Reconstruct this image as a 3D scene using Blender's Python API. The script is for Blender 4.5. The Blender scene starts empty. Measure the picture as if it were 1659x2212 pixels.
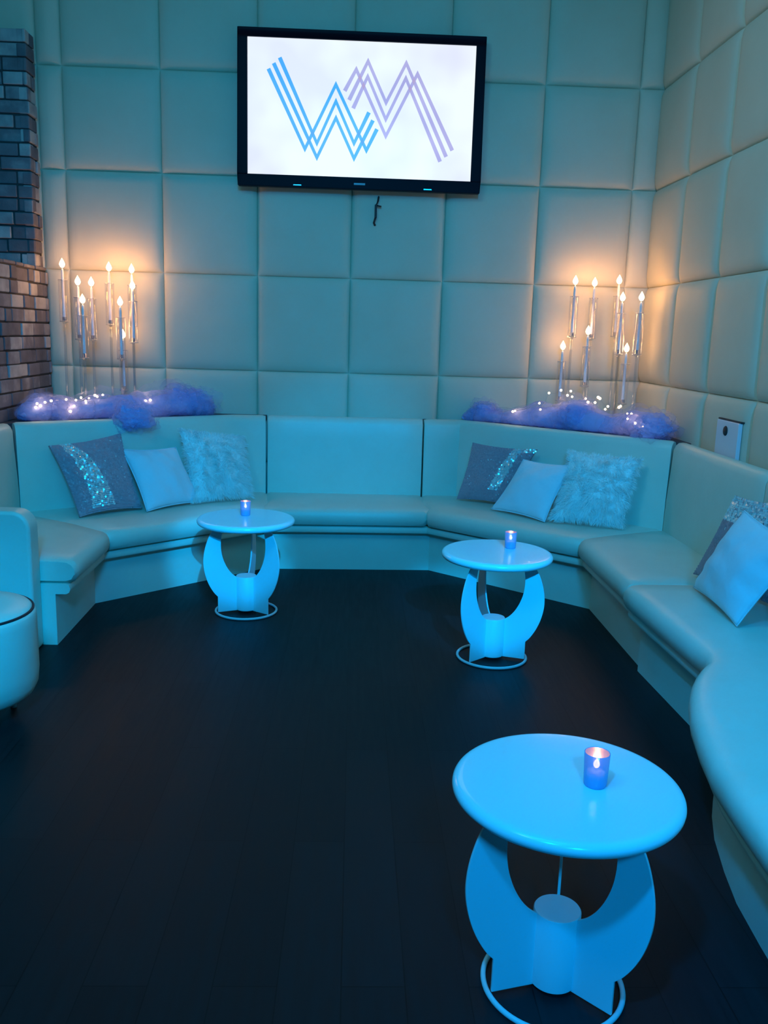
import bpy, bmesh, math, random
from mathutils import Vector, Matrix, noise
random.seed(7)
PI = math.pi
S = bpy.context.scene
COL = S.collection
V = Vector

# ------------------------------------------------------------------ camera
def cam_axes(yaw, pitch, roll):
    f = V((math.sin(yaw)*math.cos(pitch), math.cos(yaw)*math.cos(pitch), -math.sin(pitch)))
    r = V((math.cos(yaw), -math.sin(yaw), 0)); u = r.cross(f)
    c, s = math.cos(roll), math.sin(roll)
    return c*r+s*u, -s*r+c*u, f
r_, u_, f_ = cam_axes(.0375, .1992, .0297)
cd = bpy.data.cameras.new('camera'); cam = bpy.data.objects.new('camera', cd); COL.objects.link(cam)
cd.sensor_fit = 'VERTICAL'; cd.sensor_height = 36.0; cd.lens = 1900/2212*36
cd.clip_start = .05; cd.clip_end = 60
cam.matrix_world = Matrix(((r_.x, u_.x, -f_.x, 0), (r_.y, u_.y, -f_.y, 0), (r_.z, u_.z, -f_.z, 1.5), (0, 0, 0, 1)))
S.camera = cam

# ------------------------------------------------------------------ world, lights, exposure
w = bpy.data.worlds.new('world'); S.world = w; w.use_nodes = True
w.node_tree.nodes['Background'].inputs[0].default_value = (.05, .2, .3, 1)
w.node_tree.nodes['Background'].inputs[1].default_value = .02
S.view_settings.view_transform = 'Standard'; S.view_settings.look = 'None'
S.view_settings.gamma = 1; S.view_settings.use_curve_mapping = False
S.view_settings.exposure = 0.0
S.cycles.transparent_max_bounces = 32

def aim(o, tgt):
    o.rotation_euler = (V(tgt)-o.location).to_track_quat('-Z', 'Y').to_euler()
def spot(name, loc, tgt, power, color, size, blend, rad):
    l = bpy.data.lights.new(name, 'SPOT'); l.energy = power; l.color = color
    l.spot_size = math.radians(size); l.spot_blend = blend; l.shadow_soft_size = rad
    o = bpy.data.objects.new(name, l); COL.objects.link(o); o.location = loc; aim(o, tgt); return o
def area(name, loc, tgt, power, color, sx, sy):
    l = bpy.data.lights.new(name, 'AREA'); l.energy = power; l.color = color
    l.shape = 'RECTANGLE'; l.size = sx; l.size_y = sy
    o = bpy.data.objects.new(name, l); COL.objects.link(o); o.location = loc; aim(o, tgt); return o
BLUE = (0.0, .40, 1.0)
spot('blue_flood_light', (.4, -3.2, 4.2), (0, 4.0, .6), 1000, (0.0, .38, 1.0), 62, 1.0, .3)
spot('blue_side_light', (-.9, -.6, 4.2), (1.35, 2.0, .4), 640, (0.0, .34, 1.0), 36, 1.0, .12)
spot('blue_pin_light', (1.0, -3.0, 4.3), (-.60, 4.62, .42), 3000, BLUE, 5.2, .45, .05)      # on the left rear table
spot('blue_pin_light', (1.2, -3.0, 4.3), (.68, 3.95, .42), 2900, BLUE, 5.6, .45, .05)       # on the right rear table
spot('blue_pin_light', (.8, -3.0, 3.4), (-.05, 5.9, .72), 800, BLUE, 9, .8, .10)      # on the middle booth back
spot('blue_pin_light', (.2, -2.0, 4.0), (-1.6, 3.2, .45), 1300, BLUE, 12, .9, .10)      # added to brighten the ottoman and arm
spot('blue_pin_light', (.8, -3.0, 4.0), (-1.15, 5.3, .62), 480, BLUE, 12, 1.0, .10)      # extra lamp, added to lift the left cushions
spot('blue_pin_light', (-.2, -3.0, 4.0), (1.25, 5.2, .62), 380, BLUE, 11, 1.0, .10)      # likewise added, brightens the right cushions
area('teal_ceiling_glow', (-.5, 1.6, 4.35), (-.3, 4.2, 0), 90, (.0, .43, .78), 2.2, 2.2)
area('pale_wall_wash', (-1.9, .6, 4.2), (1.98, 3.8, 2.9), 22, (.20, .70, .72), .8, .8)

spot('pale_wall_light', (-1.3, 1.6, 4.3), (1.98, 3.6, 2.9), 120, (.62, .80, .85), 62, 1.0, .2)

# ------------------------------------------------------------------ materials
def mat(name, col, rough=.5, metal=0, bump=None, spec=.5, coat=0, var=None, emit=None, estr=0, sheen=0):
    m = bpy.data.materials.new(name); m.use_nodes = True
    nt = m.node_tree; b = nt.nodes['Principled BSDF']
    b.inputs['Base Color'].default_value = (*col, 1); b.inputs['Roughness'].default_value = rough
    b.inputs['Metallic'].default_value = metal; b.inputs['Specular IOR Level'].default_value = spec
    b.inputs['Coat Weight'].default_value = coat; b.inputs['Sheen Weight'].default_value = sheen
    if emit:
        b.inputs['Emission Color'].default_value = (*emit, 1); b.inputs['Emission Strength'].default_value = estr
    tc = nt.nodes.new('ShaderNodeTexCoord')
    if var:
        scale, c2, f = var
        n = nt.nodes.new('ShaderNodeTexNoise'); n.inputs['Scale'].default_value = scale; n.inputs['Detail'].default_value = 4
        nt.links.new(tc.outputs['Object'], n.inputs['Vector'])
        r = nt.nodes.new('ShaderNodeValToRGB'); r.color_ramp.elements[0].position = .35; r.color_ramp.elements[1].position = .7
        r.color_ramp.elements[0].color = (*col, 1)
        r.color_ramp.elements[1].color = (*[col[i]*(1-f)+c2[i]*f for i in range(3)], 1)
        nt.links.new(n.outputs['Fac'], r.inputs[0]); nt.links.new(r.outputs[0], b.inputs['Base Color'])
    if bump:
        acc = None
        for scale, st, dist in bump:
            n = nt.nodes.new('ShaderNodeTexNoise'); n.inputs['Scale'].default_value = scale; n.inputs['Detail'].default_value = 3
            nt.links.new(tc.outputs['Object'], n.inputs['Vector'])
            bp = nt.nodes.new('ShaderNodeBump'); bp.inputs['Strength'].default_value = st; bp.inputs['Distance'].default_value = dist
            nt.links.new(n.outputs['Fac'], bp.inputs['Height'])
            if acc: nt.links.new(acc.outputs[0], bp.inputs['Normal'])
            acc = bp
        nt.links.new(acc.outputs[0], b.inputs['Normal'])
    return m
M = {}
M['leather'] = mat('cream_upholstery', (.60, .73, .64), .42, bump=[(3.5, .25, .02), (160, .12, .001)], spec=.45, var=(5, (.54, .67, .58), .6))
M['wallpad'] = mat('cream_wall_padding', (.68, .65, .53), .6, bump=[(2.2, .3, .02), (300, .1, .0008)], spec=.3, var=(3, (.62, .59, .47), .6))
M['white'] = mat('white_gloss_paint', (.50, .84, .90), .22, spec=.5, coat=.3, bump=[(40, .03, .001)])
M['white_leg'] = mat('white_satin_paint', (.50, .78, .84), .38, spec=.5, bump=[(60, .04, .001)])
M['black'] = mat('black_plastic', (.007, .006, .014), .45, spec=.08, bump=[(90, .03, .0005)])
M['dark'] = mat('dark_rubber', (.02, .02, .025), .6, bump=[(90, .1, .0005)])
M['silver'] = mat('silver_reflection', (.6, .62, .66), .3, metal=1, bump=[(90, .03, .0005)])
M['wax'] = mat('white_wax', (.80, .80, .86), .5, bump=[(30, .1, .001)])
M['flame'] = mat('flame_glow', (1, .7, .35), .5, emit=(1, .62, .28), estr=14)
M['bulb'] = mat('warm_bulb', (1, .8, .5), .5, emit=(1, .66, .36), estr=16)
M['wire'] = mat('clear_wire', (.4, .35, .3), .3, metal=.6)
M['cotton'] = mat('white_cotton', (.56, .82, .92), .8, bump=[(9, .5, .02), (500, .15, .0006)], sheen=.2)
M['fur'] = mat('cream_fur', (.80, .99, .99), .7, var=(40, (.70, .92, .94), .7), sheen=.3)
M['sequin_base'] = mat('mauve_fabric', (.36, .33, .40), .7, bump=[(200, .3, .001)])
M['sequin_mauve'] = mat('mauve_sequin', (.44, .36, .43), .5, metal=.3, spec=.5)
M['sequin_silver'] = mat('silver_sequin', (.72, .96, 1.0), .30, metal=.6)
M['plate'] = mat('white_plastic_plate', (.72, .74, .84), .4, bump=[(60, .04, .0005)])
M['mortar'] = mat('grey_mortar', (.055, .055, .06), .9, bump=[(60, .5, .004)])
M['plaster'] = mat('painted_plaster', (.34, .36, .34), .8, bump=[(40, .2, .002)])
M['shelf'] = mat('dark_shelf_board', (.05, .05, .06), .6, bump=[(50, .1, .001)])

def glass(name, col, fac_lo=.015, fac_hi=.42, rough=.03):
    m = bpy.data.materials.new(name); m.use_nodes = True; nt = m.node_tree
    nt.nodes.clear(); o = nt.nodes.new('ShaderNodeOutputMaterial')
    t = nt.nodes.new('ShaderNodeBsdfTransparent'); t.inputs[0].default_value = (*col, 1)
    g = nt.nodes.new('ShaderNodeBsdfGlossy'); g.inputs['Roughness'].default_value = rough
    g.inputs['Color'].default_value = (.9, .93, 1, 1)
    lw = nt.nodes.new('ShaderNodeLayerWeight'); lw.inputs['Blend'].default_value = .25
    mp = nt.nodes.new('ShaderNodeMapRange'); mp.inputs['To Min'].default_value = fac_lo; mp.inputs['To Max'].default_value = fac_hi
    nt.links.new(lw.outputs['Facing'], mp.inputs['Value'])
    mx = nt.nodes.new('ShaderNodeMixShader')
    nt.links.new(mp.outputs[0], mx.inputs[0]); nt.links.new(t.outputs[0], mx.inputs[1]); nt.links.new(g.outputs[0], mx.inputs[2])
    nt.links.new(mx.outputs[0], o.inputs[0]); return m
def see_through(name, col, fac, tcol, **k):
    m = mat(name, col, **k); nt = m.node_tree; o = nt.nodes['Material Output']; b = nt.nodes['Principled BSDF']
    t = nt.nodes.new('ShaderNodeBsdfTransparent'); t.inputs[0].default_value = (*tcol, 1)
    mx = nt.nodes.new('ShaderNodeMixShader'); mx.inputs[0].default_value = fac
    nt.links.new(b.outputs[0], mx.inputs[1]); nt.links.new(t.outputs[0], mx.inputs[2]); nt.links.new(mx.outputs[0], o.inputs[0]); return m
M['glass'] = glass('clear_glass', (.97, .98, 1.0))
M['acrylic'] = glass('clear_acrylic', (.90, .93, .96), .10, .85, .08)
M['votive'] = see_through('mercury_glass', (.22, .52, .95), .32, (.6, .75, 1), rough=.15, metal=.2, spec=.8, bump=[(120, .15, .001)])
M['votive_in'] = see_through('copper_mirror_lining', (.62, .50, .55), .38, (.8, .8, 1), rough=.28, metal=.7, bump=[(120, .2, .001)])

def tulle_mat():
    m = bpy.data.materials.new('lilac_tulle'); m.use_nodes = True; nt = m.node_tree
    nt.nodes.clear(); o = nt.nodes.new('ShaderNodeOutputMaterial')
    d = nt.nodes.new('ShaderNodeBsdfDiffuse'); d.inputs[0].default_value = (.52, .60, 1.0, 1)
    tr = nt.nodes.new('ShaderNodeBsdfTranslucent'); tr.inputs[0].default_value = (.60, .62, 1.0, 1)
    tp = nt.nodes.new('ShaderNodeBsdfTransparent')
    a = nt.nodes.new('ShaderNodeMixShader'); a.inputs[0].default_value = .4
    nt.links.new(d.outputs[0], a.inputs[1]); nt.links.new(tr.outputs[0], a.inputs[2])
    tc = nt.nodes.new('ShaderNodeTexCoord'); n = nt.nodes.new('ShaderNodeTexNoise'); n.inputs['Scale'].default_value = 16
    nt.links.new(tc.outputs['Object'], n.inputs['Vector'])
    at = nt.nodes.new('ShaderNodeAttribute'); at.attribute_name = 'weave'
    mp = nt.nodes.new('ShaderNodeMapRange'); mp.inputs['From Min'].default_value = .3; mp.inputs['From Max'].default_value = .7
    mp.inputs['To Min'].default_value = .45; mp.inputs['To Max'].default_value = 1.3
    nt.links.new(n.outputs['Fac'], mp.inputs['Value'])
    ml = nt.nodes.new('ShaderNodeMath'); ml.operation = 'MULTIPLY'; ml.use_clamp = True
    nt.links.new(mp.outputs[0], ml.inputs[0]); nt.links.new(at.outputs['Fac'], ml.inputs[1])
    b = nt.nodes.new('ShaderNodeMixShader'); nt.links.new(ml.outputs[0], b.inputs[0])
    nt.links.new(tp.outputs[0], b.inputs[1]); nt.links.new(a.outputs[0], b.inputs[2])
    nt.links.new(b.outputs[0], o.inputs[0]); return m
M['tulle'] = tulle_mat()

def brick_mat():
    m = mat('painted_brick', (.3, .28, .28), .85, bump=[(70, .5, .004)])
    nt = m.node_tree; b = nt.nodes['Principled BSDF']
    at = nt.nodes.new('ShaderNodeAttribute'); at.attribute_name = 'tone'
    tc = nt.nodes.new('ShaderNodeTexCoord'); n = nt.nodes.new('ShaderNodeTexNoise'); n.inputs['Scale'].default_value = 9; n.inputs['Detail'].default_value = 5
    nt.links.new(tc.outputs['Object'], n.inputs['Vector'])
    ad = nt.nodes.new('ShaderNodeMath'); ad.operation = 'MULTIPLY_ADD'; ad.inputs[1].default_value = .9; ad.inputs[2].default_value = -.45
    nt.links.new(n.outputs['Fac'], ad.inputs[0])
    ad2 = nt.nodes.new('ShaderNodeMath'); ad2.operation = 'ADD'
    nt.links.new(at.outputs['Fac'], ad2.inputs[0]); nt.links.new(ad.outputs[0], ad2.inputs[1])
    r = nt.nodes.new('ShaderNodeValToRGB')
    r.color_ramp.elements[0].position = .1; r.color_ramp.elements[0].color = (.10, .095, .115, 1)
    r.color_ramp.elements[1].position = .95; r.color_ramp.elements[1].color = (.46, .45, .46, 1)
    e = r.color_ramp.elements.new(.55); e.color = (.19, .18, .21, 1)
    nt.links.new(ad2.outputs[0], r.inputs[0]); nt.links.new(r.outputs[0], b.inputs['Base Color']); return m
M['brick'] = brick_mat()

def floor_mat():
    m = mat('black_plank_floor', (.02, .02, .024), .45, spec=.2)
    nt = m.node_tree; b = nt.nodes['Principled BSDF']
    tc = nt.nodes.new('ShaderNodeTexCoord'); mp = nt.nodes.new('ShaderNodeMapping')
    mp.inputs['Rotation'].default_value = (0, 0, PI/2)
    nt.links.new(tc.outputs['Object'], mp.inputs['Vector'])
    br = nt.nodes.new('ShaderNodeTexBrick'); br.inputs['Scale'].default_value = 1
    br.inputs['Brick Width'].default_value = 1.2; br.inputs['Row Height'].default_value = .15; br.inputs['Mortar Size'].default_value = .0015
    br.inputs['Color1'].default_value = (.019, .021, .026, 1); br.inputs['Color2'].default_value = (.014, .016, .020, 1)
    br.inputs['Mortar'].default_value = (.008, .008, .01, 1)
    nt.links.new(mp.outputs[0], br.inputs['Vector'])
    n = nt.nodes.new('ShaderNodeTexNoise'); n.inputs['Scale'].default_value = 6; n.inputs['Detail'].default_value = 6
    m2 = nt.nodes.new('ShaderNodeMapping'); m2.inputs['Scale'].default_value = (9, .7, 1)
    nt.links.new(tc.outputs['Object'], m2.inputs['Vector']); nt.links.new(m2.outputs[0], n.inputs['Vector'])
    mx = nt.nodes.new('ShaderNodeMix'); mx.data_type = 'RGBA'; mx.blend_type = 'MULTIPLY'; mx.inputs[0].default_value = .6
    nt.links.new(br.outputs['Color'], mx.inputs[6]); nt.links.new(n.outputs['Fac'], mx.inputs[7])
    nt.links.new(mx.outputs[2], b.inputs['Base Color'])
    r = nt.nodes.new('ShaderNodeMapRange'); r.inputs['To Min'].default_value = .42; r.inputs['To Max'].default_value = .62
    nt.links.new(n.outputs['Fac'], r.inputs['Value']); nt.links.new(r.outputs[0], b.inputs['Roughness'])
    bp = nt.nodes.new('ShaderNodeBump'); bp.inputs['Strength'].default_value = .15; bp.inputs['Distance'].default_value = .002
    nt.links.new(n.outputs['Fac'], bp.inputs['Height']); nt.links.new(bp.outputs[0], b.inputs['Normal'])
    return m
M['floor'] = floor_mat()

def screen_mat(name, c1, c2, strength):
    m = bpy.data.materials.new(name); m.use_nodes = True; nt = m.node_tree; b = nt.nodes['Principled BSDF']
    b.inputs['Base Color'].default_value = (.02, .02, .02, 1); b.inputs['Roughness'].default_value = .3
    tc = nt.nodes.new('ShaderNodeTexCoord'); n = nt.nodes.new('ShaderNodeTexNoise'); n.inputs['Scale'].default_value = 2.2
    nt.links.new(tc.outputs['Object'], n.inputs['Vector'])
    r = nt.nodes.new('ShaderNodeValToRGB'); r.color_ramp.elements[0].position = .38; r.color_ramp.elements[1].position = .62
    r.color_ramp.elements[0].color = (*c1, 1); r.color_ramp.elements[1].color = (*c2, 1)
    nt.links.new(n.outputs['Fac'], r.inputs[0]); nt.links.new(r.outputs[0], b.inputs['Emission Color'])
    b.inputs['Emission Strength'].default_value = strength; return m
M['screen'] = screen_mat('lit_screen', (.80, .82, .97), (.93, .99, 1.0), .97)
M['mono_blue'] = screen_mat('blue_monogram_light', (.07, .36, .88), (.12, .44, .90), 1)
M['mono_purple'] = screen_mat('purple_monogram_light', (.38, .33, .62), (.50, .44, .72), 1)

# ------------------------------------------------------------------ helpers
def obj(name, bm, m, parent=None, smooth=True, loc=None, bevel=None):
    me = bpy.data.meshes.new(name); bmesh.ops.recalc_face_normals(bm, faces=bm.faces)
    bm.to_mesh(me); bm.free(); me.materials.append(m)
    if smooth: me.shade_smooth()
    o = bpy.data.objects.new(name, me); COL.objects.link(o)
    if parent: o.parent = parent
    if loc: o.location = loc
    if bevel:
        b = o.modifiers.new('bevel', 'BEVEL'); b.width = bevel; b.segments = 3; b.limit_method = 'ANGLE'; b.angle_limit = .6
        o.modifiers.new('wn', 'WEIGHTED_NORMAL')
    return o
def tag(o, label, cat, group=None):
    o['label'] = label; o['category'] = cat
    if group: o['group'] = group
    return o
def thing(name, label, cat, loc=(0, 0, 0), rz=0, group=None):
    o = bpy.data.objects.new(name, None); COL.objects.link(o); o.empty_display_size = .1
    o.location = loc; o.rotation_euler = (0, 0, rz); return tag(o, label, cat, group)
def struct(name, bm, m, **k):
    o = obj(name, bm, m, **k); o['kind'] = 'structure'; return o
def box(bm, x0, x1, y0, y1, z0, z1):
    vs = [bm.verts.new(p) for p in ((x0, y0, z0), (x1, y0, z0), (x1, y1, z0), (x0, y1, z0), (x0, y0, z1), (x1, y0, z1), (x1, y1, z1), (x0, y1, z1))]
    for f in ((0, 3, 2, 1), (4, 5, 6, 7), (0, 1, 5, 4), (1, 2, 6, 5), (2, 3, 7, 6), (3, 0, 4, 7)):
        bm.faces.new([vs[i] for i in f])
    return vs
def lathe(bm, prof, n=48, cx=0, cy=0):
    rings = []
    for r, z in prof:
        if r < 1e-6: rings.append([bm.verts.new((cx, cy, z))])
        else: rings.append([bm.verts.new((cx+r*math.cos(2*PI*i/n), cy+r*math.sin(2*PI*i/n), z)) for i in range(n)])
    for a, b in zip(rings, rings[1:]):
        for i in range(n):
            j = (i+1) % n
            if len(a) == 1: bm.faces.new((a[0], b[i], b[j]))
            elif len(b) == 1: bm.faces.new((a[i], a[j], b[0]))
            else: bm.faces.new((a[i], a[j], b[j], b[i]))
def tube(bm, pts, r, n=10, closed=False):
    pts = [V(p) for p in pts]; rings = []; N = len(pts)
    for k, p in enumerate(pts):
        a = pts[(k-1) % N] if closed or k > 0 else p; b = pts[(k+1) % N] if closed or k < N-1 else p
        t = (b-a).normalized(); up = V((0, 0, 1)) if abs(t.z) < .95 else V((1, 0, 0))
        s = t.cross(up).normalized(); q = s.cross(t)
        rings.append([bm.verts.new(p+r*(math.cos(2*PI*i/n)*s+math.sin(2*PI*i/n)*q)) for i in range(n)])
    rr = list(zip(rings, rings[1:]))+([(rings[-1], rings[0])] if closed else [])
    for a, b in rr:
        for i in range(n):
            j = (i+1) % n; bm.faces.new((a[i], a[j], b[j], b[i]))
    if not closed:
        bm.faces.new(rings[0]); bm.faces.new(rings[-1][::-1])
def ngon_prism(bm, poly, z0, z1):
    a = [bm.verts.new((x, y, z0)) for x, y in poly]; b = [bm.verts.new((x, y, z1)) for x, y in poly]
    bm.faces.new(a[::-1]); bm.faces.new(b); n = len(poly)
    for i in range(n): bm.faces.new((a[i], a[(i+1) % n], b[(i+1) % n], b[i]))

# ------------------------------------------------------------------ setting
def padded_wall(us, zs, place, H=.042):
    """puffed tiles on a plane: place(u, z, h) -> point"""
    bm = bmesh.new(); R = .075
    def params(a, b):
        L = b-a; R_ = min(R, L*.45)
        e = [0, .003, .009, .02, .04, R_]
        mid = [R_+(L-2*R_)*k/5 for k in range(1, 5)]
        return [a+t for t in e]+[a+t for t in mid]+[b-t for t in e[::-1]]
    def hh(d): 
        k = max(0, 1-min(d/R, 1)); return math.sqrt(max(0, 1-k*k))
    for a, b in zip(us, us[1:]):
        for c, d in zip(zs, zs[1:]):
            U = params(a, b); Z = params(c, d); ph = random.random()*10
            g = []
            for u in U:
                row = []
                for z in Z:
                    h = H*hh(min(u-a, b-u))*hh(min(z-c, d-z))
                    h *= .9+.12*math.sin(PI*(u-a)/(b-a))*math.sin(PI*(z-c)/(d-c))
                    h += .0035*noise.noise(V((u*3+ph, z*3, ph)))*(h/H)
                    row.append(bm.verts.new(place(u, z, h)))
                g.append(row)
            for i in range(len(U)-1):
                for j in range(len(Z)-1):
                    bm.faces.new((g[i][j], g[i+1][j], g[i+1][j+1], g[i][j+1]))
    return bm
ZS = [.05, .594, 1.228, 1.863, 2.497, 3.131, 3.765, 4.40]
XS = [-3.2, -2.70, -2.085, -1.926]+[-1.926+.6272*k for k in range(1, 7)]+[2.004]
WY = 6.175
struct('wall_back', padded_wall(XS, ZS, lambda u, z, h: (u, WY-h, z)), M['wallpad'])
YS = [6.173, 5.56, 4.95, 4.33, 3.71, 3.09, 2.47, 1.85, 1.23, .61, 0, -.6]
struct('wall_right', padded_wall([-y for y in YS], ZS, lambda u, z, h: (2.006-h, -u, z)), M['wallpad'])
bm = bmesh.new(); box(bm, -3.3, 2.2, -4.3, 6.4, -.1, 0); struct('floor', bm, M['floor'], smooth=False)
bm = bmesh.new(); box(bm, -3.3, 2.2, -4.3, 6.4, 4.6, 4.7); struct('ceiling', bm, M['plaster'], smooth=False)
bm = bmesh.new(); box(bm, -3.3, -3.2, -4.3, 6.4, 0, 4.6); struct('wall_left', bm, M['plaster'], smooth=False)
bm = bmesh.new(); box(bm, -3.3, 2.2, -4.4, -4.3, 0, 4.6); struct('wall_front', bm, M['plaster'], smooth=False)

def brick_block(name, x0, x1, y0, y1, z0, z1, label):
    """brick mass: mortar core plus one course of separate bricks on its front (-y) and right (+x) faces"""
    root = bpy.data.objects.new(name, None); COL.objects.link(root); root.location = ((x0+x1)/2, (y0+y1)/2, z0)
    root['kind'] = 'structure'; root['label'] = label
    off = -root.location
    g = .012
    bm = bmesh.new(); box(bm, x0+off.x, x1-g+off.x, y0+g+off.y, y1+off.y, z0+off.z, z1-.01+off.z)
    obj('mortar_core', bm, M['mortar'], root, smooth=False)
    bm = bmesh.new(); lay = bm.verts.layers.float.new('tone')
    ph = .084; k = 0; z = z0
    while z < z1-.02:
        zt = min(z+ph-.009, z1)
        for face in ('f', 's'):
            L = (x1-x0) if face == 'f' else (y1-y0)
            t = -random.choice([0, .1, .1, .05])
            while t < L:
                l = random.choice([.2, .2, .2, .1, .13]); a = max(t, 0); b = min(t+l-.009, L)
                if b-a > .02:
                    pr = random.uniform(-.005, .006); jz = random.uniform(-.003, .003)
                    if face == 'f': vs = box(bm, x1-b, x1-a, y0-pr, y0+.06, z+jz, zt+jz)
                    else: vs = box(bm, x1-.06, x1+pr, y0+a, y0+b, z+jz, zt+jz)
                    tn = random.choice([.3, .35, .42, .5, .55, .6, .8, .9])
                    for v in vs: v[lay] = tn; v.co += off
                t += l
        z += ph; k += 1
    o = obj('bricks', bm, M['brick'], root, smooth=False, bevel=.007)
    return root
brick_block('wall_left_brick_low', -2.9, -2.065, 4.3, 6.14, .0, 1.87, 'low grey whitewashed brick wall running along the left side below candle height')
brick_block('wall_left_brick_high', -2.95, -2.085, 5.99, 6.14, 1.87, 3.29, 'tall grey brick pillar face rising at upper left against the padded wall')

# ------------------------------------------------------------------ banquette
F = [V(p) for p in ((-1.29, 4.045), (-1.30, 4.66), (-.52, 5.40), (.47, 5.44), (1.265, 4.72), (1.27, 3.83))]
Dp = [V(p) for p in ((1.245, 3.82), (1.285, 2.95), (1.262, 2.885), (1.223, 2.838), (1.18, 2.772), (1.138, 2.697), (1.095, 2.599), (1.046, 2.456),
                     (1.005, 2.28), (.978, 2.13), (.965, 1.95), (.957, 1.776), (.955, 1.4), (.955, 1.0), (.955, .75))]
def left(d): return V((-d.y, d.x))
def miters(P):
    out = []
    for i in range(len(P)):
        a = (P[i]-P[i-1]).normalized() if i else None
        b = (P[i+1]-P[i]).normalized() if i < len(P)-1 else None
        if a is None: n = left(b)
        elif b is None: n = left(a)
        else:
            n = (left(a)+left(b)); n.normalize(); n = n/max(.5, n.dot(left(a)))
        out.append(n)
    return out
mF = miters(F); mD = miters(Dp)
BL_, BLb, BC0, BC1, BRb, BR_ = V((-1.93, 5.10)), V((-.79, 5.92)), V((-.585, 5.945)), V((.478, 5.96)), V((.72, 5.97)), V((1.83, 5.0))

def loft(cols, ringf, end=.012, seg=.12):
    """cols: list of (F, m, B); ringf(F, m, B, shrink)-> list of 3D points (closed ring)"""
    C = []; n = len(cols)
    for i in range(n-1):
        a, b = cols[i], cols[i+1]; L = max((b[0]-a[0]).length, .01); k = max(1, int(L/seg))
        ts = [j/k for j in range(k)]
        if i == 0: ts = [0, min(.02/L, .4)]+[t for t in ts if t > .021/L]
        if i == n-2: ts = [t for t in ts if t < 1-.021/L]+[1-min(.02/L, .4), 1]
        for t in ts: C.append((tuple(a[q].lerp(b[q], t) for q in range(3))))
    bm = bmesh.new(); rings = []
    for j, c in enumerate(C):
        sh = end if j in (0, len(C)-1) else 0
        rings.append([bm.verts.new(p) for p in ringf(*c, sh)])
    m_ = len(rings[0])
    for a, b in zip(rings, rings[1:]):
        for i in range(m_): bm.faces.new((a[i], a[(i+1) % m_], b[(i+1) % m_], b[i]))
    bm.faces.new(rings[0]); bm.faces.new(rings[-1][::-1])
    return bm
def P3(p, z): return V((p.x, p.y, z))
def cushion_ring(f, m, b, sh, zb=.305, zt=.42):
    o = []
    for u, z in ((.09, zb), (.035, zb), (.012, zb+.008), (0, zb+.028), (-.006, zb+.055), (-.002, zt-.032), (.010, zt-.014), (.030, zt-.003), (.07, zt+.002)):
        o.append(P3(f+m*(u+sh), z+(sh if z < .36 else -sh)))
    for t in (.35, .6, .85): o.append(P3(f.lerp(b, t), zt+.004-sh))
    o.append(P3(b, zt-sh)); o.append(P3(b, zb+sh)); return o
def lip_ring(f, m, b, sh, z0=.252, z1=.303):
    o = [P3(f+m*(u+sh*.5), z) for u, z in ((.2, z0), (.050, z0), (.036, z0+.008), (.030, z0+.025), (.036, z1-.008), (.050, z1), (.2, z1))]
    return o
def base_ring(f, m, b, sh, off=.10):
    g = b
    return [P3(f+m*(off), .0), P3(f+m*(off), .12), P3(f+m*off, .252), P3(g, .252), P3(g, 0)]
def ring_back(z0=.30, zt=.94, rake=.02, th=.095):
    def fn(f, m, b, sh):
        o = []
        for u, z in ((0, z0), (-.004, .45), (0, .60), (rake*.6, .80), (rake*.8, zt-.045), (rake+.006, zt-.018), (rake+.022, zt-.003), (rake+.045, zt), (th-.01, zt-.002), (th, zt-.015), (th, z0)):
            o.append(P3(f+m*(u+(sh if u < .05 else -sh)), z-(sh if z > .9 else 0)))
        return o
    return fn
def section(name, label, cols, backs, extras=None, base_off=.10, center=None):
    c = center or (sum((q[0] for q in cols), V((0, 0)))/len(cols))
    root = thing(name, label, 'booth seat', (c.x, c.y, 0), 0, 'banquette sections around the lounge')
    sh = Matrix.Translation((-c.x, -c.y, 0))
    def put(nm, bm):
        bm.transform(sh); return obj(nm, bm, M['leather'], root, bevel=None)
    put('seat_cushion', loft(cols, cushion_ring))
    put('front_rail', loft(cols, lip_ring, .0))
    bb = loft(cols, lambda f, m, b, s: base_ring(f, m, b, s, base_off), 0); o = put('seat_base', bb)
    for o_ in root.children:
        o_.data.shade_smooth()
        e = o_.modifiers.new('split', 'EDGE_SPLIT'); e.split_angle = math.radians(38)
    if backs:
        mm = miters(backs)
        o = put('backrest', loft([(p, m, p) for p, m in zip(backs, mm)], ring_back(), .006))
        e = o.modifiers.new('split', 'EDGE_SPLIT'); e.split_angle = math.radians(38)
    return root, sh, put
# far-left section with arm
r1, sh, put = section('booth_section', 'cream booth section at far left ending in a tall rounded arm panel',
    [(F[0], mF[0], V((-1.93, 4.045))), (F[1], mF[1], BL_)], [V((-1.93, 4.05)), BL_-V((0, .002))])
bm = bmesh.new(); pr = [(-2.05, 0), (-1.452, 0), (-1.452, .585)]
pr += [(-1.532+.08*math.cos(a), .585+.085*math.sin(a)) for a in [PI/2*k/8 for k in range(1, 9)]]+[(-2.05, .672)]
a = [bm.verts.new((x, 3.925, z)) for x, z in pr]; b = [bm.verts.new((x, 4.043, z)) for x, z in pr]
bm.faces.new(a); bm.faces.new(b[::-1])
for i in range(len(pr)): bm.faces.new((a[i], b[i], b[(i+1) % len(pr)], a[(i+1) % len(pr)]))
bm.transform(sh); obj('arm_panel', bm, M['leather'], r1, bevel=.018)
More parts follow.
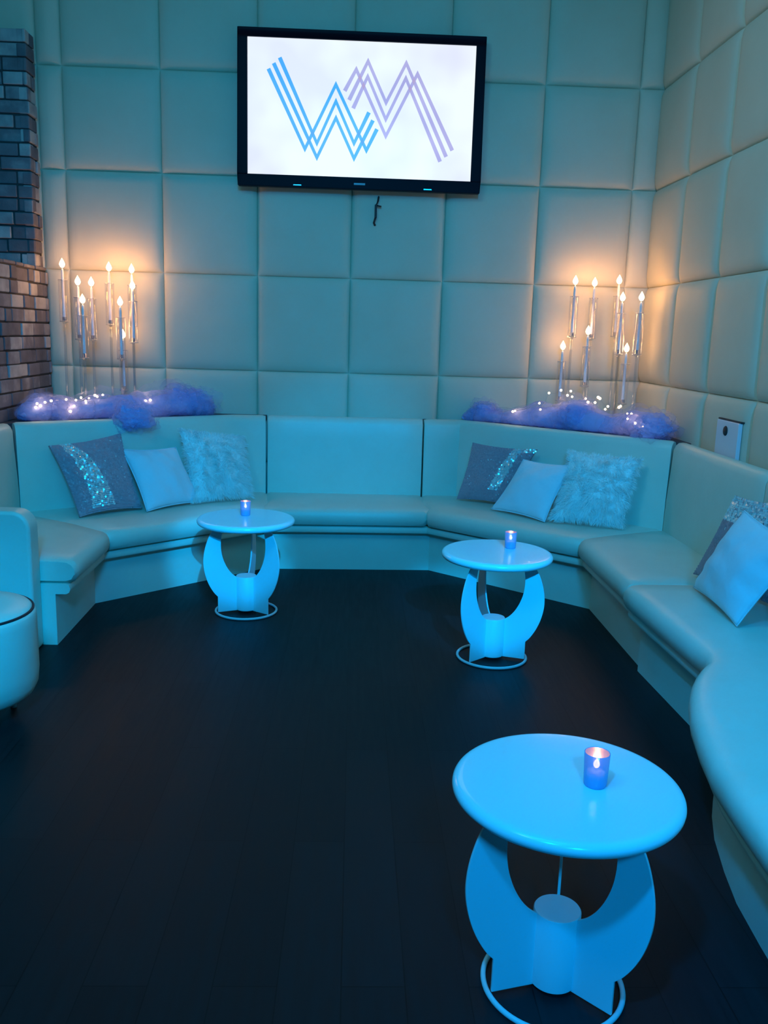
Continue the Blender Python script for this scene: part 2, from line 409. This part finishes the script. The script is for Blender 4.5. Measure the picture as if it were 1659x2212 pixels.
# left diagonal
fm = F[1].lerp(F[2], .86)
section('booth_section', 'cream angled booth section on the left holding three cushions',
    [(F[1], mF[1], BL_), (fm, left((F[2]-F[1]).normalized()), BLb), (F[2], mF[2], BC0)], [BL_, BLb, BC0-V((.006, 0))])
section('booth_section', 'bright blue-lit straight booth section in the middle of the back wall',
    [(F[2], mF[2], BC0), (F[3], mF[3], BC1)], [BC0+V((.006, 0)), BC1-V((.006, 0))])
fm = F[3].lerp(F[4], .14)
section('booth_section', 'cream angled booth section on the right holding sequin, white and fur cushions',
    [(F[3], mF[3], BC1), (fm, left((F[4]-F[3]).normalized()), BRb), (F[4], mF[4], BR_)], [BC1+V((.006, 0)), BRb, BR_])
section('booth_section', 'straight empty cream booth section along the right wall in the far corner',
    [(F[4], mF[4], BR_), (F[5], mF[5], V((1.83, 3.83)))], [BR_, V((1.83, 3.83))])
cols = []
for i, p in enumerate(Dp):
    cols.append((p, mD[i], V((1.83, p.y))))
section('booth_section', 'wide curved booth section bulging into the room at the right edge beside the near table',
    cols, [V((1.83, 3.825)), V((1.83, 2.2)), V((1.83, .75))])

# corner shelves (behind the diagonal backs)
bm = bmesh.new(); ngon_prism(bm, [(-2.055, 5.10), (-2.0, 5.20), (-.86, 6.03), (-.60, 6.06), (-.60, 6.14), (-2.055, 6.14)], .895, .93)
tag(obj('corner_shelf', bm, M['shelf'], smooth=False, bevel=.004), 'triangular corner shelf behind the left booth back, under the tulle and candles', 'shelf')
bm = bmesh.new(); ngon_prism(bm, [(.48, 6.075), (.76, 6.075), (1.935, 5.06), (1.97, 5.03), (1.97, 6.14), (.48, 6.14)], .895, .93)
tag(obj('corner_shelf', bm, M['shelf'], smooth=False, bevel=.004), 'triangular corner shelf behind the right booth back, under the tulle and candles', 'shelf')

# ------------------------------------------------------------------ television
tv = thing('television', 'large wall-mounted flat screen television showing a striped W and M monogram', 'television', (0.0, 6.045, 2.9))
def tvbox(bm, x0, x1, z0, z1, y0, y1): box(bm, x0, x1, y0-6.045, y1-6.045, z0-2.9, z1-2.9)
bm = bmesh.new(); X0, X1, Z0, Z1 = -.785, .790, 2.421, 3.368; x0, x1, z0, z1 = -.722, .727, 2.494, 3.313
tvbox(bm, X0, X1, Z0, z0, 6.035, 6.09); tvbox(bm, X0, X1, z1, Z1, 6.035, 6.09); tvbox(bm, X0, x0, z0, z1, 6.035, 6.09); tvbox(bm, x1, X1, z0, z1, 6.035, 6.09)
bmesh.ops.remove_doubles(bm, verts=bm.verts, dist=1e-5)
obj('bezel', bm, M['black'], tv, smooth=False, bevel=.004)
bm = bmesh.new(); tvbox(bm, X0+.03, X1-.03, Z0+.03, Z1-.03, 6.065, 6.12); obj('rear_housing', bm, M['dark'], tv, smooth=False, bevel=.01)
bm = bmesh.new(); tvbox(bm, -.25, .25, 2.7, 3.1, 6.115, 6.130); obj('wall_bracket', bm, M['dark'], tv, smooth=False)
bm = bmesh.new(); tvbox(bm, x0, x1, z0, z1, 6.047, 6.060); scr = obj('screen', bm, M['screen'], tv, smooth=False)
W = [[(-0.59, 3.13), (-0.354, 2.658), (-0.161, 3.052), (0.043, 2.663), (0.108, 2.795)], [(-0.557, 3.164), (-0.276, 2.608), (-0.157, 2.853), (-0.036, 2.611), (0.081, 2.847)], [(-0.519, 3.198), (-0.277, 2.695), (-0.159, 2.953), (-0.038, 2.703), (0.054, 2.894)]]
Mm = [[(-0.104, 3.016), (-0.033, 3.146), (0.166, 2.754), (0.358, 3.134), (0.6, 2.682)], [(-0.075, 2.963), (0.041, 3.197), (0.162, 2.955), (0.284, 3.195), (0.562, 2.642)], [(-0.048, 2.914), (0.041, 3.107), (0.163, 2.855), (0.284, 3.106), (0.524, 2.611)]]
def strokes(lines, w, y):
    bm = bmesh.new()
    for ln in lines:
        P = [V(p) for p in ln]; mm = miters(P)
        for i in range(len(P)):
            if mm[i].length > 1.7: mm[i] = mm[i].normalized()*1.7
        a = [bm.verts.new((p.x+m.x*w/2, y-6.045, p.y+m.y*w/2-2.9)) for p, m in zip(P, mm)]
        b = [bm.verts.new((p.x-m.x*w/2, y-6.045, p.y-m.y*w/2-2.9)) for p, m in zip(P, mm)]
        for i in range(len(P)-1): bm.faces.new((a[i], a[i+1], b[i+1], b[i]))
    return bm
def miters2(P): return miters(P)
obj('letter_w', strokes(W, .025, 6.0462), M['mono_blue'], scr, smooth=False)
obj('letter_m', strokes(Mm, .025, 6.0456), M['mono_purple'], scr, smooth=False)
bm = bmesh.new(); tvbox(bm, -.033, .040, 2.447, 2.459, 6.032, 6.036); obj('badge', bm, mat('dull_grey_badge', (.25, .27, .3), .5, metal=.6, bump=[(90, .05, .0005)]), tv, smooth=False)
for cx in (-.40, .448):
    bm = bmesh.new(); tvbox(bm, cx-.026, cx+.026, 2.431, 2.437, 6.031, 6.036); obj('reflection_bar', bm, M['silver'], tv, smooth=False)  # silver bars stand in for light reflections on the lower bezel
cl = thing('cable_stub', 'short black cable end poking out of the padded wall below the television', 'cable', (.117, 6.13, 2.30))
bm = bmesh.new(); tube(bm, [(.016, .01, .095), (.012, -.012, .065), (0, -.02, .035), (-.002, -.02, -.02)], .0065); obj('cable', bm, M['dark'], cl)
bm = bmesh.new(); box(bm, -.009, .006, -.032, -.012, -.045, .04); obj('plug', bm, M['dark'], cl, smooth=False, bevel=.003)
bm = bmesh.new(); tube(bm, [(0, -.022, .035), (.035, -.022, .028)], .005); obj('plug_prong', bm, M['dark'], cl)
bm = bmesh.new(); tube(bm, [(-.002, -.018, -.04), (-.012, -.01, -.075), (-.004, .0, -.09)], .007); obj('cable_tail', bm, M['dark'], cl)

# wall plate on right wall
pl = thing('wall_plate', 'pale square cover plate with a dark round hole on the right padded wall', 'wall plate', (1.965, 4.515, .98))
bm = bmesh.new(); box(bm, -.022, .0, -.135, .135, -.12, .13); obj('cover', bm, M['plate'], pl, smooth=False, bevel=.004)
bm = bmesh.new(); box(bm, -.014, .008, -.14, .14, .131, .138); obj('shadow_gap_strip', bm, M['dark'], pl, smooth=False)  # dark strip stands in for the shade in the gap above the plate
bm = bmesh.new()
lathe(bm, [(0, 0), (.023, 0), (.026, -.004), (.023, -.008), (0, -.008)], 24)
bm.transform(Matrix.Translation((-.019, .015, .078)) @ Matrix.Rotation(PI/2, 4, 'Y')); obj('hole_grommet', bm, M['dark'], pl)

# ------------------------------------------------------------------ tables
def leg_bm(rot):
    out = [(.157, .012), (.157, .098), (.178, .122), (.203, .165), (.222, .215), (.233, .27), (.233, .32), (.224, .37), (.207, .42), (.185, .46), (.165, .487)]
    inn = [(.118, .487), (.131, .45), (.138, .41), (.139, .37), (.133, .325), (.118, .28), (.098, .243), (.075, .215), (.05, .196)]
    def cr(P, k=5):
        o = []
        for i in range(len(P)-1):
            a, b, c, d = [V(P[min(max(j, 0), len(P)-1)]) for j in (i-1, i, i+1, i+2)]
            for q in range(k):
                t = q/k; o.append(tuple(.5*((2*b)+(c-a)*t+(2*a-5*b+4*c-d)*t*t+(3*b-a-3*c+d)*t**3)))
        return o+[P[-1]]
    poly = [(.05, .012), out[0]]+cr(out[1:])+cr(inn)
    bm = bmesh.new(); t = .0035
    a = [bm.verts.new((r, -t, z)) for r, z in poly]; b = [bm.verts.new((r, t, z)) for r, z in poly]; n = len(poly)
    bm.faces.new(a); bm.faces.new(b[::-1])
    for i in range(n): bm.faces.new((a[i], b[i], b[(i+1) % n], a[(i+1) % n]))
    bm.transform(Matrix.Rotation(rot, 4, 'Z')); return bm
def make_table(label):
    t = thing('cocktail_table', label, 'table', (0, 0, 0), 0, 'round white cocktail tables')
    bm = bmesh.new(); pr = [(0, .487), (.225, .487)]
    pr += [(.240+.019*math.cos(a), .5045+.0175*math.sin(a)) for a in [-PI/2+PI*k/10 for k in range(11)]]
    pr += [(.235, .5222), (.15, .522), (0, .522)]
    lathe(bm, pr, 96); obj('tabletop', bm, M['white'], t)
    for k in range(3): obj('leg', leg_bm(PI/2+2*PI*k/3), M['white_leg'], t, smooth=False, bevel=.0012)
    bm = bmesh.new(); lathe(bm, [(0, .014), (.052, .014), (.055, .017), (.055, .198), (.053, .201), (0, .201)], 48)
    o = obj('center_column', bm, M['white_leg'], t); e = o.modifiers.new('s', 'EDGE_SPLIT'); e.split_angle = .7
    bm = bmesh.new(); tube(bm, [(.163*math.cos(2*PI*i/72), .163*math.sin(2*PI*i/72), .0068) for i in range(72)], .0065, 12, True)
    obj('floor_ring', bm, M['white_leg'], t); return t
def dup(root, loc, rz, label):
    r = root.copy(); COL.objects.link(r); r.location = loc; r.rotation_euler = (0, 0, rz); r['label'] = label
    for ch in list(root.children):
        c = ch.copy(); COL.objects.link(c); c.parent = r
        for g in ch.children:
            d = g.copy(); COL.objects.link(d); d.parent = c
    return r
T = [((.500, 1.812, 0), -15.5, 'large round white cocktail table nearest the camera, beside the curved booth'),
     ((.684, 3.975, 0), 11, 'round white cocktail table standing in front of the right angled booth'),
     ((-.562, 4.615, 0), -6, 'round white cocktail table standing in front of the left angled booth')]
t0 = make_table(T[0][2]); t0.location = T[0][0]; t0.rotation_euler = (0, 0, math.radians(T[0][1]))
for loc, a, lb in T[1:]: dup(t0, loc, math.radians(a), lb)

def flame_light(loc, power, rad=.02):
    l = bpy.data.lights.new('flame_light', 'POINT'); l.energy = power; l.color = (1.0, .38, .10); l.shadow_soft_size = rad
    o = bpy.data.objects.new('flame_light', l); COL.objects.link(o); o.location = loc; return o
def flame_prof(s=1, z0=0):
    return [(0, z0), (.35*s*.018, z0+.003*s), (.75*s*.018, z0+.010*s), (s*.018, z0+.022*s), (.85*s*.018, z0+.034*s), (.5*s*.018, z0+.046*s), (.18*s*.018, z0+.056*s), (0, z0+.062*s)]
def make_votive(label, loc):
    v = thing('votive_candle', label, 'candle', loc, 0, 'glass votives on the cocktail tables')
    bm = bmesh.new(); lathe(bm, [(0, 0), (.0235, 0), (.0255, .003), (.0262, .01), (.0285, .078), (.0275, .0785), (.0265, .077)], 40); obj('glass_cup', bm, M['votive'], v)
    bm = bmesh.new(); lathe(bm, [(.0265, .0775), (.0245, .013), (.022, .011), (0, .011)], 40); obj('mirrored_lining', bm, M['votive_in'], v)
    bm = bmesh.new(); lathe(bm, [(0, .012), (.021, .012), (.021, .032), (.019, .034), (0, .034)], 32); obj('wax', bm, M['wax'], v)
    bm = bmesh.new(); lathe(bm, flame_prof(.42, .040), 16); obj('flame', bm, M['flame'], v)
    bm = bmesh.new(); tube(bm, [(0, 0, .032), (0, 0, .043)], .0008, 6); obj('wick', bm, M['dark'], v)
    flame_light((loc[0], loc[1], loc[2]+.071), .035, .006)
    return v
make_votive('small blue mirrored glass votive candle lit on the nearest table', (.560, 1.800, .5222))
make_votive('small blue mirrored glass votive candle lit on the right rear table', (.757, 4.045, .5222))
make_votive('small blue glass votive candle lit on the left rear table', (-.572, 4.67, .5222))

# ------------------------------------------------------------------ ottoman
ot = thing('ottoman', 'round white drum ottoman with dark piping, cut off at the left edge', 'ottoman', (-1.44, 3.20, 0))
bm = bmesh.new(); lathe(bm, [(0, .09), (.17, .09), (.205, .098), (.232, .118), (.247, .15), (.252, .2), (.252, .40), (.250, .425), (.245, .436), (.238, .438)], 72); obj('drum_body', bm, M['leather'], ot)
bm = bmesh.new(); lathe(bm, [(.236, .425), (.236, .444), (.228, .452), (.15, .458), (0, .46)], 72); obj('seat_pad', bm, M['leather'], ot)
bm = bmesh.new(); tube(bm, [(.240*math.cos(2*PI*i/72), .240*math.sin(2*PI*i/72), .441) for i in range(72)], .005, 10, True); obj('piping', bm, M['dark'], ot)
for ang in (-.7, .87, 2.44, 4.01):
    bm = bmesh.new(); lathe(bm, [(0, 0), (.012, 0), (.018, .09), (.018, .12), (0, .12)], 16); obj('leg', bm, M['white_leg'], ot, loc=(.17*math.cos(ang), .17*math.sin(ang), 0))

# ------------------------------------------------------------------ cushions
def pillow_surf(c, T=.075, pinch=.07, seed=0, wr=.006):
    tl, tr, br, bl = [V(p) for p in c]
    nrm = ((tr-tl)+(br-bl)).cross((bl-tl)+(br-tr)).normalized()
    if nrm.y > 0: nrm = -nrm
    def pt(a, b, side, extra=0):
        A = a*(1-pinch*(1-b*b)); B = b*(1-pinch*(1-a*a))
        u, v = (A+1)/2, (B+1)/2
        p = tl.lerp(tr, u).lerp(bl.lerp(br, u), v)
        h = T*(max(0, (1-a**4)*(1-b**4)))**.62*(.62+.38*(1-a*a)*(1-b*b)+.06*b)
        if side > 0: h += wr*noise.noise(V((a*2.6+seed, b*2.6, seed*3.1)))*min(1, h/.03)*2
        return p+nrm*side*(h*(1 if side > 0 else .6)+extra)
    return pt, nrm
def pillow_bm(pt, n=26):
    bm = bmesh.new(); g = {}
    for s in (1, -1):
        for i in range(n+1):
            for j in range(n+1):
                e = i in (0, n) or j in (0, n)
                if s < 0 and e: g[s, i, j] = g[1, i, j]; continue
                a = math.sin((i/n-.5)*PI)*.35+(2*i/n-1)*.65; b = math.sin((j/n-.5)*PI)*.35+(2*j/n-1)*.65
                g[s, i, j] = bm.verts.new(pt(a, b, s))
        for i in range(n):
            for j in range(n): bm.faces.new((g[s, i, j], g[s, i+1, j], g[s, i+1, j+1], g[s, i, j+1]))
    return bm
def center(c): return sum((V(p) for p in c), V())/4
def cushion(kind, label, c, T=.07, seed=0, band=None, group=None, pinch=.07):
    ctr = center(c); base = V((ctr.x, ctr.y, min(p[2] for p in c)))
    pt, nrm = pillow_surf(c, T, pinch, seed)
    root = thing({'plain': 'cotton_cushion', 'fur': 'fur_cushion', 'sequin': 'sequin_cushion'}[kind], label, 'cushion', base)
    sh = Matrix.Translation(-base)
    bm = pillow_bm(pt); bm.transform(sh)
    obj('cover', bm, {'plain': M['cotton'], 'fur': M['fur'], 'sequin': M['sequin_base']}[kind], root)
    if kind == 'plain':
        bm = bmesh.new(); pts = []
        for k in range(64):
            s = k/16; q = int(s); t = (s-q)*2-1
            a, b = ((t, -1), (1, t), (-t, 1), (-1, -t))[q]; pts.append(pt(a, b, 1))
        tube(bm, pts, .003, 6, True); bm.transform(sh); obj('seam_piping', bm, M['cotton'], root)
    rnd = random.Random(seed)
    if kind == 'fur':
        bm = bmesh.new(); N = 8500
        for k in range(N):
            a = rnd.uniform(-1, 1); b = rnd.uniform(-1, 1); s = 1
            if k % 5 == 0:
                if rnd.random() < .5: a = rnd.choice((-1, 1))*rnd.uniform(.93, 1)
                else: b = rnd.choice((-1, 1))*rnd.uniform(.93, 1)
            p = pt(a, b, s)
            e = .04
            out = (pt(min(1, a+e), b, s)-pt(max(-1, a-e), b, s)).cross(pt(a, min(1, b+e), s)-pt(a, max(-1, b-e), s)).normalized()
            if out.dot(nrm) < 0: out = -out
            cl_ = V((noise.noise(p*22), noise.noise(p*22+V((9, 0, 0))), noise.noise(p*22+V((0, 9, 0)))))
            edge = max(abs(a), abs(b)); tang = (p-ctr).normalized()
            d = (out*(.9-.5*edge)+tang*(.15+.75*edge**6)+cl_*.9+V((rnd.gauss(0, .2), rnd.gauss(0, .2), rnd.gauss(0, .2)-.18))).normalized()
            L = rnd.uniform(.022, .045); wd = V((rnd.gauss(0, 1), rnd.gauss(0, 1), rnd.gauss(0, 1))).cross(d).normalized()*.0011
            q1 = p+d*L*.5; q2 = p+(d+V((0, 0, -.35))+cl_*.3)*L
            if q2.z < .43: q2.z = .43
            v = [bm.verts.new(x) for x in (p-wd, p+wd, q1+wd*.8, q1-wd*.8, q2)]
            bm.faces.new((v[0], v[1], v[2], v[3])); bm.faces.new((v[3], v[2], v[4]))
        bm.transform(sh); o = obj('fur_pile', bm, M['fur'], root); o['kind'] = 'stuff'
    if kind == 'sequin':
        for nm, mt, want in (('matte_sequins', M['sequin_mauve'], 0), ('bright_sequins', M['sequin_silver'], 1)):
            bm = bmesh.new(); n = 42 if want else 58; rq = .0064 if want else .0046
            for i in range(n):
                for j in range(n):
                    a = (i+.5+.5*(j % 2-.5))/n*2-1; b = (j+.5)/n*2-1
                    if abs(a) > .99: continue
                    inb = band(a+.06*noise.noise(V((a*5, b*5, seed))), b)
                    if rnd.random() < .012: inb = not inb
                    if inb != bool(want): continue
                    p = pt(a, b, 1, .0012)
                    tilt = .21 if want else .13
                    d = (nrm+V((rnd.gauss(0, tilt), rnd.gauss(0, tilt), rnd.gauss(0, tilt)))).normalized()
                    s = d.orthogonal().normalized(); t = d.cross(s); r = rq*rnd.uniform(.8, 1.1)
                    bm.faces.new([bm.verts.new(p+d*.0015+r*(math.cos(2*PI*q/7)*s+math.sin(2*PI*q/7)*t)) for q in range(7)])
            bm.transform(sh); o = obj(nm, bm, mt, root, smooth=False); o['kind'] = 'stuff'
    return root
def band_left(a, b):   # curved stripe from the upper left corner down to the lower middle
    t = (b+1)/2; c = -.62+1.0*t-.62*t*t
    return abs(a-c) < .15+.22*t and b < .9
cushion('sequin', 'grey mauve sequin cushion with a bright blue sequin stripe, leftmost on the left booth',
        [[-1.779, 5.167, .805], [-1.42, 5.412, .862], [-1.253, 5.209, .435], [-1.544, 4.942, .43]], .06, 1, band_left)
cushion('plain', 'plain white square cushion between the sequin and fur cushions on the left booth',
        [[-1.406, 5.349, .772], [-1.116, 5.546, .765], [-.937, 5.473, .435], [-1.21, 5.143, .432]], .065, 2)
cushion('fur', 'shaggy cream fur cushion at the right end of the left booth group',
        [[-1.107, 5.625, .868], [-.736, 5.877, .807], [-.657, 5.641, .445], [-.994, 5.408, .445]], .06, 3)
cushion('sequin', 'grey mauve sequin cushion with a bright blue patch, on the right angled booth',
        [[.795, 5.818, .811], [1.166, 5.497, .815], [1.02, 5.56, .44], [.698, 5.758, .435]], .05, 4,
        lambda a, b: (abs(a-(.50-.22*(b+1)/2)) < .17 and b < .55) or (b < -.85 and a > .5))
cushion('plain', 'plain white square cushion leaning tilted in the middle of the right booth group',
        [[1.074, 5.467, .753], [1.334, 5.242, .755], [1.151, 5.097, .432], [.882, 5.437, .436]], .06, 5)
cushion('fur', 'shaggy cream fur cushion at the right end of the right angled booth group',
        [[1.329, 5.326, .828], [1.679, 5.024, .831], [1.572, 4.949, .445], [1.197, 5.105, .445]], .06, 6)
cushion('sequin', 'silvery sequin cushion half hidden behind the white cushion at the right edge',
        [[1.74, 3.872, .831], [1.74, 3.35, .893], [1.76, 3.45, .44], [1.607, 3.94, .44]], .05, 7, lambda a, b: b < -.45)
cushion('plain', 'big plain white cushion at the far right edge, on the curved booth',
        [[1.62, 3.511, .83], [1.64, 3.03, .79], [1.501, 3.207, .432], [1.532, 3.734, .435]], .085, 8)
cushion('fur', 'fur cushion peeking in at the right edge in front of the big white cushion',
        [[1.76, 3.10, .80], [1.79, 2.70, .80], [1.71, 2.68, .445], [1.625, 3.08, .445]], .06, 9)

# ------------------------------------------------------------------ candles on the corner shelves
SH = .93
def candle_stand(x, y, zf, slabel, clabel, sgroup, cgroup, lean=0):
    st = thing('candle_stand', slabel, 'candle holder', (x, y, SH), 0, sgroup)
    zc = zf-.36-SH
    bm = bmesh.new(); lathe(bm, [(0, 0), (.042, 0), (.045, .003), (.045, .008), (.02, .012), (.009, .02)], 32); obj('foot', bm, M['acrylic'], st)
    bm = bmesh.new(); lathe(bm, [(.0085, .012), (.0085, zc-.02)], 16); obj('stem', bm, M['acrylic'], st)
    bm = bmesh.new(); lathe(bm, [(.0085, zc-.02), (.014, zc-.012), (.03, zc-.006), (.031, zc-.002), (.0145, zc), (.0145, zc+.025), (.0125, zc+.025), (.0125, zc+.002), (0, zc+.002)], 24); obj('cup', bm, M['acrylic'], st)
    bm = bmesh.new(); z0 = zc-.004; z1 = zc+.26
    lathe(bm, [(.030, z0), (.0305, z1), (.0290, z1), (.0285, z0)], 32); obj('glass_shade', bm, M['glass'], st)
    for zz in (z1, z0):
        bm = bmesh.new(); tube(bm, [(.0297*math.cos(2*PI*i/28), .0297*math.sin(2*PI*i/28), zz) for i in range(28)], .0014, 6, True)
        obj('shade_rim', bm, M['rim'], st)
    cd_ = thing('taper_candle', clabel, 'candle', (x, y, SH+zc+.003), 0, cgroup)
    bm = bmesh.new(); lathe(bm, [(0, 0), (.0105, 0), (.0105, .02), (.0085, .30), (.0065, .322), (.002, .328), (0, .328)], 16); obj('wax', bm, M['wax'], cd_)
    bm = bmesh.new(); tube(bm, [(0, 0, .325), (.0008, 0, .340)], .0009, 6); obj('wick', bm, M['dark'], cd_)
    bm = bmesh.new(); lathe(bm, flame_prof(1.0, .332), 16); obj('flame', bm, M['flame'], cd_)
    flame_light((x, y, SH+zc+.003+.332+.078), CANDLE_W)
M['rim'] = mat('polished_glass_rim', (.75, .75, .78), .08, metal=.6, spec=1)
CANDLE_W = .50
LC = [(-1.908, 5.96, 1.886, 'leftmost and tallest, beside the brick'), (-1.782, 5.86, 1.775, 'second from the left'), (-1.717, 5.93, 1.774, 'third flame from the left at middle height'),
      (-1.617, 5.99, 1.875, 'tall one left of centre'), (-1.473, 6.00, 1.868, 'tall one at the right end'), (-1.461, 5.96, 1.763, 'directly below the right-hand tall flame'),
      (-1.732, 5.78, 1.660, 'low flame between the second and third'), (-1.528, 5.90, 1.656, 'low flame left of the right end pair'), (-1.537, 5.98, 1.447, 'lowest flame of the left group')]
RC = [(1.450, 5.98, 1.884, 'tall leftmost of the upper row'), (1.585, 6.00, 1.877, 'tall middle of the upper row'), (1.737, 5.96, 1.895, 'tall rightmost of the upper row'),
      (1.739, 5.86, 1.781, 'just below the tall rightmost flame'), (1.838, 5.78, 1.783, 'far right, nearest the corner wall'), (1.547, 5.93, 1.561, 'middle height in the centre'),
      (1.398, 5.99, 1.457, 'low and furthest left'), (1.793, 5.86, 1.455, 'lowest flame on the right side')]
for side, L in (('left', LC), ('right', RC)):
    for x, y, z, d in L:
        candle_stand(x, y, z, 'clear glass candle stand in the %s corner, %s' % (side, d), 'lit white taper candle in the %s corner, %s' % (side, d),
                     'glass stands on the %s corner shelf' % side, 'taper candles in the %s corner' % side)

# ------------------------------------------------------------------ tulle and fairy lights
DENS = [.13, .38, 1.7]
def tulle(name, label, spine, seed, drape=None):
    P = [V(p[:3]) for p in spine]; R = [p[3] for p in spine]
    ns = 130; nt = 56
    bm = bmesh.new(); dl = bm.verts.layers.float.new('weave')
    for lay in range(3):
        ls = 1.12-.2*lay; g = []; am = 1.25-.2*lay
        for i in range(ns+1):
            s = i/ns*(len(P)-1); k = min(int(s), len(P)-2); t = s-k; t = t*t*(3-2*t)
            c = P[k].lerp(P[k+1], t); r = (R[k]*(1-t)+R[k+1]*t)*ls
            tan = (P[k+1]-P[k]).normalized(); side = tan.cross(V((0, 0, 1))).normalized()
            cap = max(.0, min(1, (i/ns)/.07, (1-i/ns)/.07))**.5
            row = []
            for j in range(nt):
                a = 2*PI*j/nt; d = side*math.cos(a)+V((0, 0, 1))*math.sin(a)*.72
                q = c+d*.1
                rg = 1-2*abs(noise.noise(q*9+V((seed, lay*1.7, 8))))
                rf = 1+am*(.42*noise.noise(q*4.5+V((seed, lay*.6, 0)))+.26*noise.noise(q*11+V((seed, lay*2, 3)))+.14*rg+.05*noise.noise(q*27+V((seed, 1, lay))))
                p = c+d*r*rf*cap+tan*.03*noise.noise(q*8+V((1, seed, lay)))
                if p.z < .934: p.z = .934+.004*lay
                if p.x > 1.94: p.x = 1.94
                if p.x < -2.05: p.x = -2.05
                if p.y > 6.12: p.y = 6.12
                v = bm.verts.new(p); v[dl] = DENS[lay]; row.append(v)
            g.append(row)
        for i in range(ns):
            for j in range(nt): bm.faces.new((g[i][j], g[i][(j+1) % nt], g[i+1][(j+1) % nt], g[i+1][j]))
    for (cx, cy, cz, rx, ry, rz) in drape or []:   # puffs
        for lay in range(3):
            vs = bmesh.ops.create_icosphere(bm, subdivisions=5, radius=1)['verts']
            for v in vs:
                n_ = v.co.copy(); rf = (1.15-.22*lay)*(1+.45*noise.noise(n_*1.5+V((seed, lay*.6, 5)))+.24*noise.noise(n_*4+V((lay, seed, 1)))+.1*noise.noise(n_*11+V((lay, seed, 1))))
                v.co = V((cx+n_.x*rx*rf, cy+n_.y*ry*rf, cz+n_.z*rz*rf)); v[dl] = DENS[lay]
    o = obj(name, bm, M['tulle']); tag(o, label, 'tulle', 'tulle bunched on the corner shelves'); return o
tulle('tulle_bunch', 'puffy lilac tulle along the left corner shelf, one tuft hanging over the booth',
      [(-1.98, 5.30, .97, .10), (-1.86, 5.46, .985, .13), (-1.66, 5.60, .98, .115), (-1.45, 5.72, .99, .13), (-1.25, 5.86, 1.0, .14), (-1.08, 5.98, 1.01, .14), (-.96, 6.03, .97, .08)], 3,
      drape=[(-1.37, 5.50, .95, .12, .09, .095), (-1.12, 5.92, 1.03, .17, .10, .10), (-1.86, 5.42, .99, .13, .1, .09)])
tulle('tulle_bunch', 'puffy lilac tulle along the right corner shelf at the foot of the candles',
      [(.76, 6.075, .96, .045), (.86, 6.06, .98, .09), (1.04, 5.96, .965, .08), (1.22, 5.82, .985, .11), (1.44, 5.66, 1.0, .14), (1.62, 5.50, .97, .11), (1.74, 5.40, 1.0, .13), (1.86, 5.24, .975, .10)], 11,
      drape=[(.90, 6.02, 1.0, .10, .07, .07), (1.44, 5.62, 1.02, .14, .10, .10), (1.80, 5.22, 1.0, .13, .12, .085)])

BLp = [(-1.914, 5.38, 1.008), (-1.906, 5.38, 1.031), (-1.886, 5.38, 1.018), (-1.821, 5.38, 1.05), (-1.858, 5.38, 1.04), (-1.828, 5.68, 1.036), (-1.767, 5.68, 1.034), (-1.734, 5.68, 1.05), (-1.706, 5.68, 1.03), (-1.685, 5.68, 1.048), (-1.646, 5.68, 1.067), (-1.632, 5.68, 1.058), (-1.597, 5.68, 1.071), (-1.686, 5.62, 1.025), (-1.73, 5.52, 1.01), (-1.735, 5.46, .982), (-1.866, 5.62, 1.03), (-1.36, 5.82, 1.03), (-1.33, 5.82, 1.035)]
BRp = [(1.06, 5.86, 1.02), (1.075, 5.86, 1.025), (1.212, 5.75, 1.088), (1.221, 5.75, 1.047), (1.271, 5.75, 1.156), (1.349, 5.75, 1.176), (1.394, 5.75, 1.144), (1.425, 5.75, 1.136), (1.414, 5.75, 1.172), (1.515, 5.75, 1.126), (1.532, 5.75, 1.103), (1.579, 5.75, 1.102), (1.597, 5.75, 1.137), (1.609, 5.75, 1.129), (1.666, 5.75, 1.079), (1.65, 5.75, 1.06), (1.74, 5.75, 1.075), (1.747, 5.74, 1.084), (1.783, 5.70, 1.04), (1.804, 5.68, 1.04), (1.70, 5.42, 1.03), (1.73, 5.36, 1.01), (1.76, 5.30, 1.0)]
def fairy(label, pts, glows):
    pts = [(p[0]*.985, p[1]*.985, 1.5+(p[2]-1.5)*.985) for p in pts]
    c = V(pts[len(pts)//2]); c.z = SH
    t = thing('fairy_lights', label, 'string lights', c, 0, 'fairy light strings in the tulle')
    bm = bmesh.new(); path = []
    for a, b in zip(pts, pts[1:]):
        a, b = V(a), V(b); path += [a, a.lerp(b, .5)+V((0, 0, -.012))]
    path.append(V(pts[-1])); tube(bm, [p-c for p in path], .0007, 5); obj('wire', bm, M['wire'], t)
    bm = bmesh.new(); bmesh.ops.create_uvsphere(bm, u_segments=10, v_segments=7, radius=.0075)
    b0 = obj('bulb', bm, M['bulb'], t, loc=V(pts[0])-c)
    for p in pts[1:]:
        o = b0.copy(); COL.objects.link(o); o.location = V(p)-c; o.scale = [random.uniform(.7, 1.15)]*3
    for g in glows:
        l = bpy.data.lights.new('fairy_glow', 'POINT'); l.energy = .14; l.color = (1, .6, .3); l.shadow_soft_size = .02
        o = bpy.data.objects.new('fairy_glow', l); COL.objects.link(o); o.location = g
fairy('string of tiny warm fairy lights tangled in the left tulle', BLp, [(-1.90, 5.58, 1.06), (-1.85, 5.28, 1.08), (-1.70, 5.60, 1.07), (-1.73, 5.45, 1.02), (-1.36, 5.80, 1.06)])
fairy('string of tiny warm fairy lights tangled in the right tulle', BRp, [(1.08, 5.85, 1.05), (1.34, 5.72, 1.12), (1.55, 5.72, 1.13), (1.74, 5.38, 1.04), (1.72, 5.66, 1.09)])
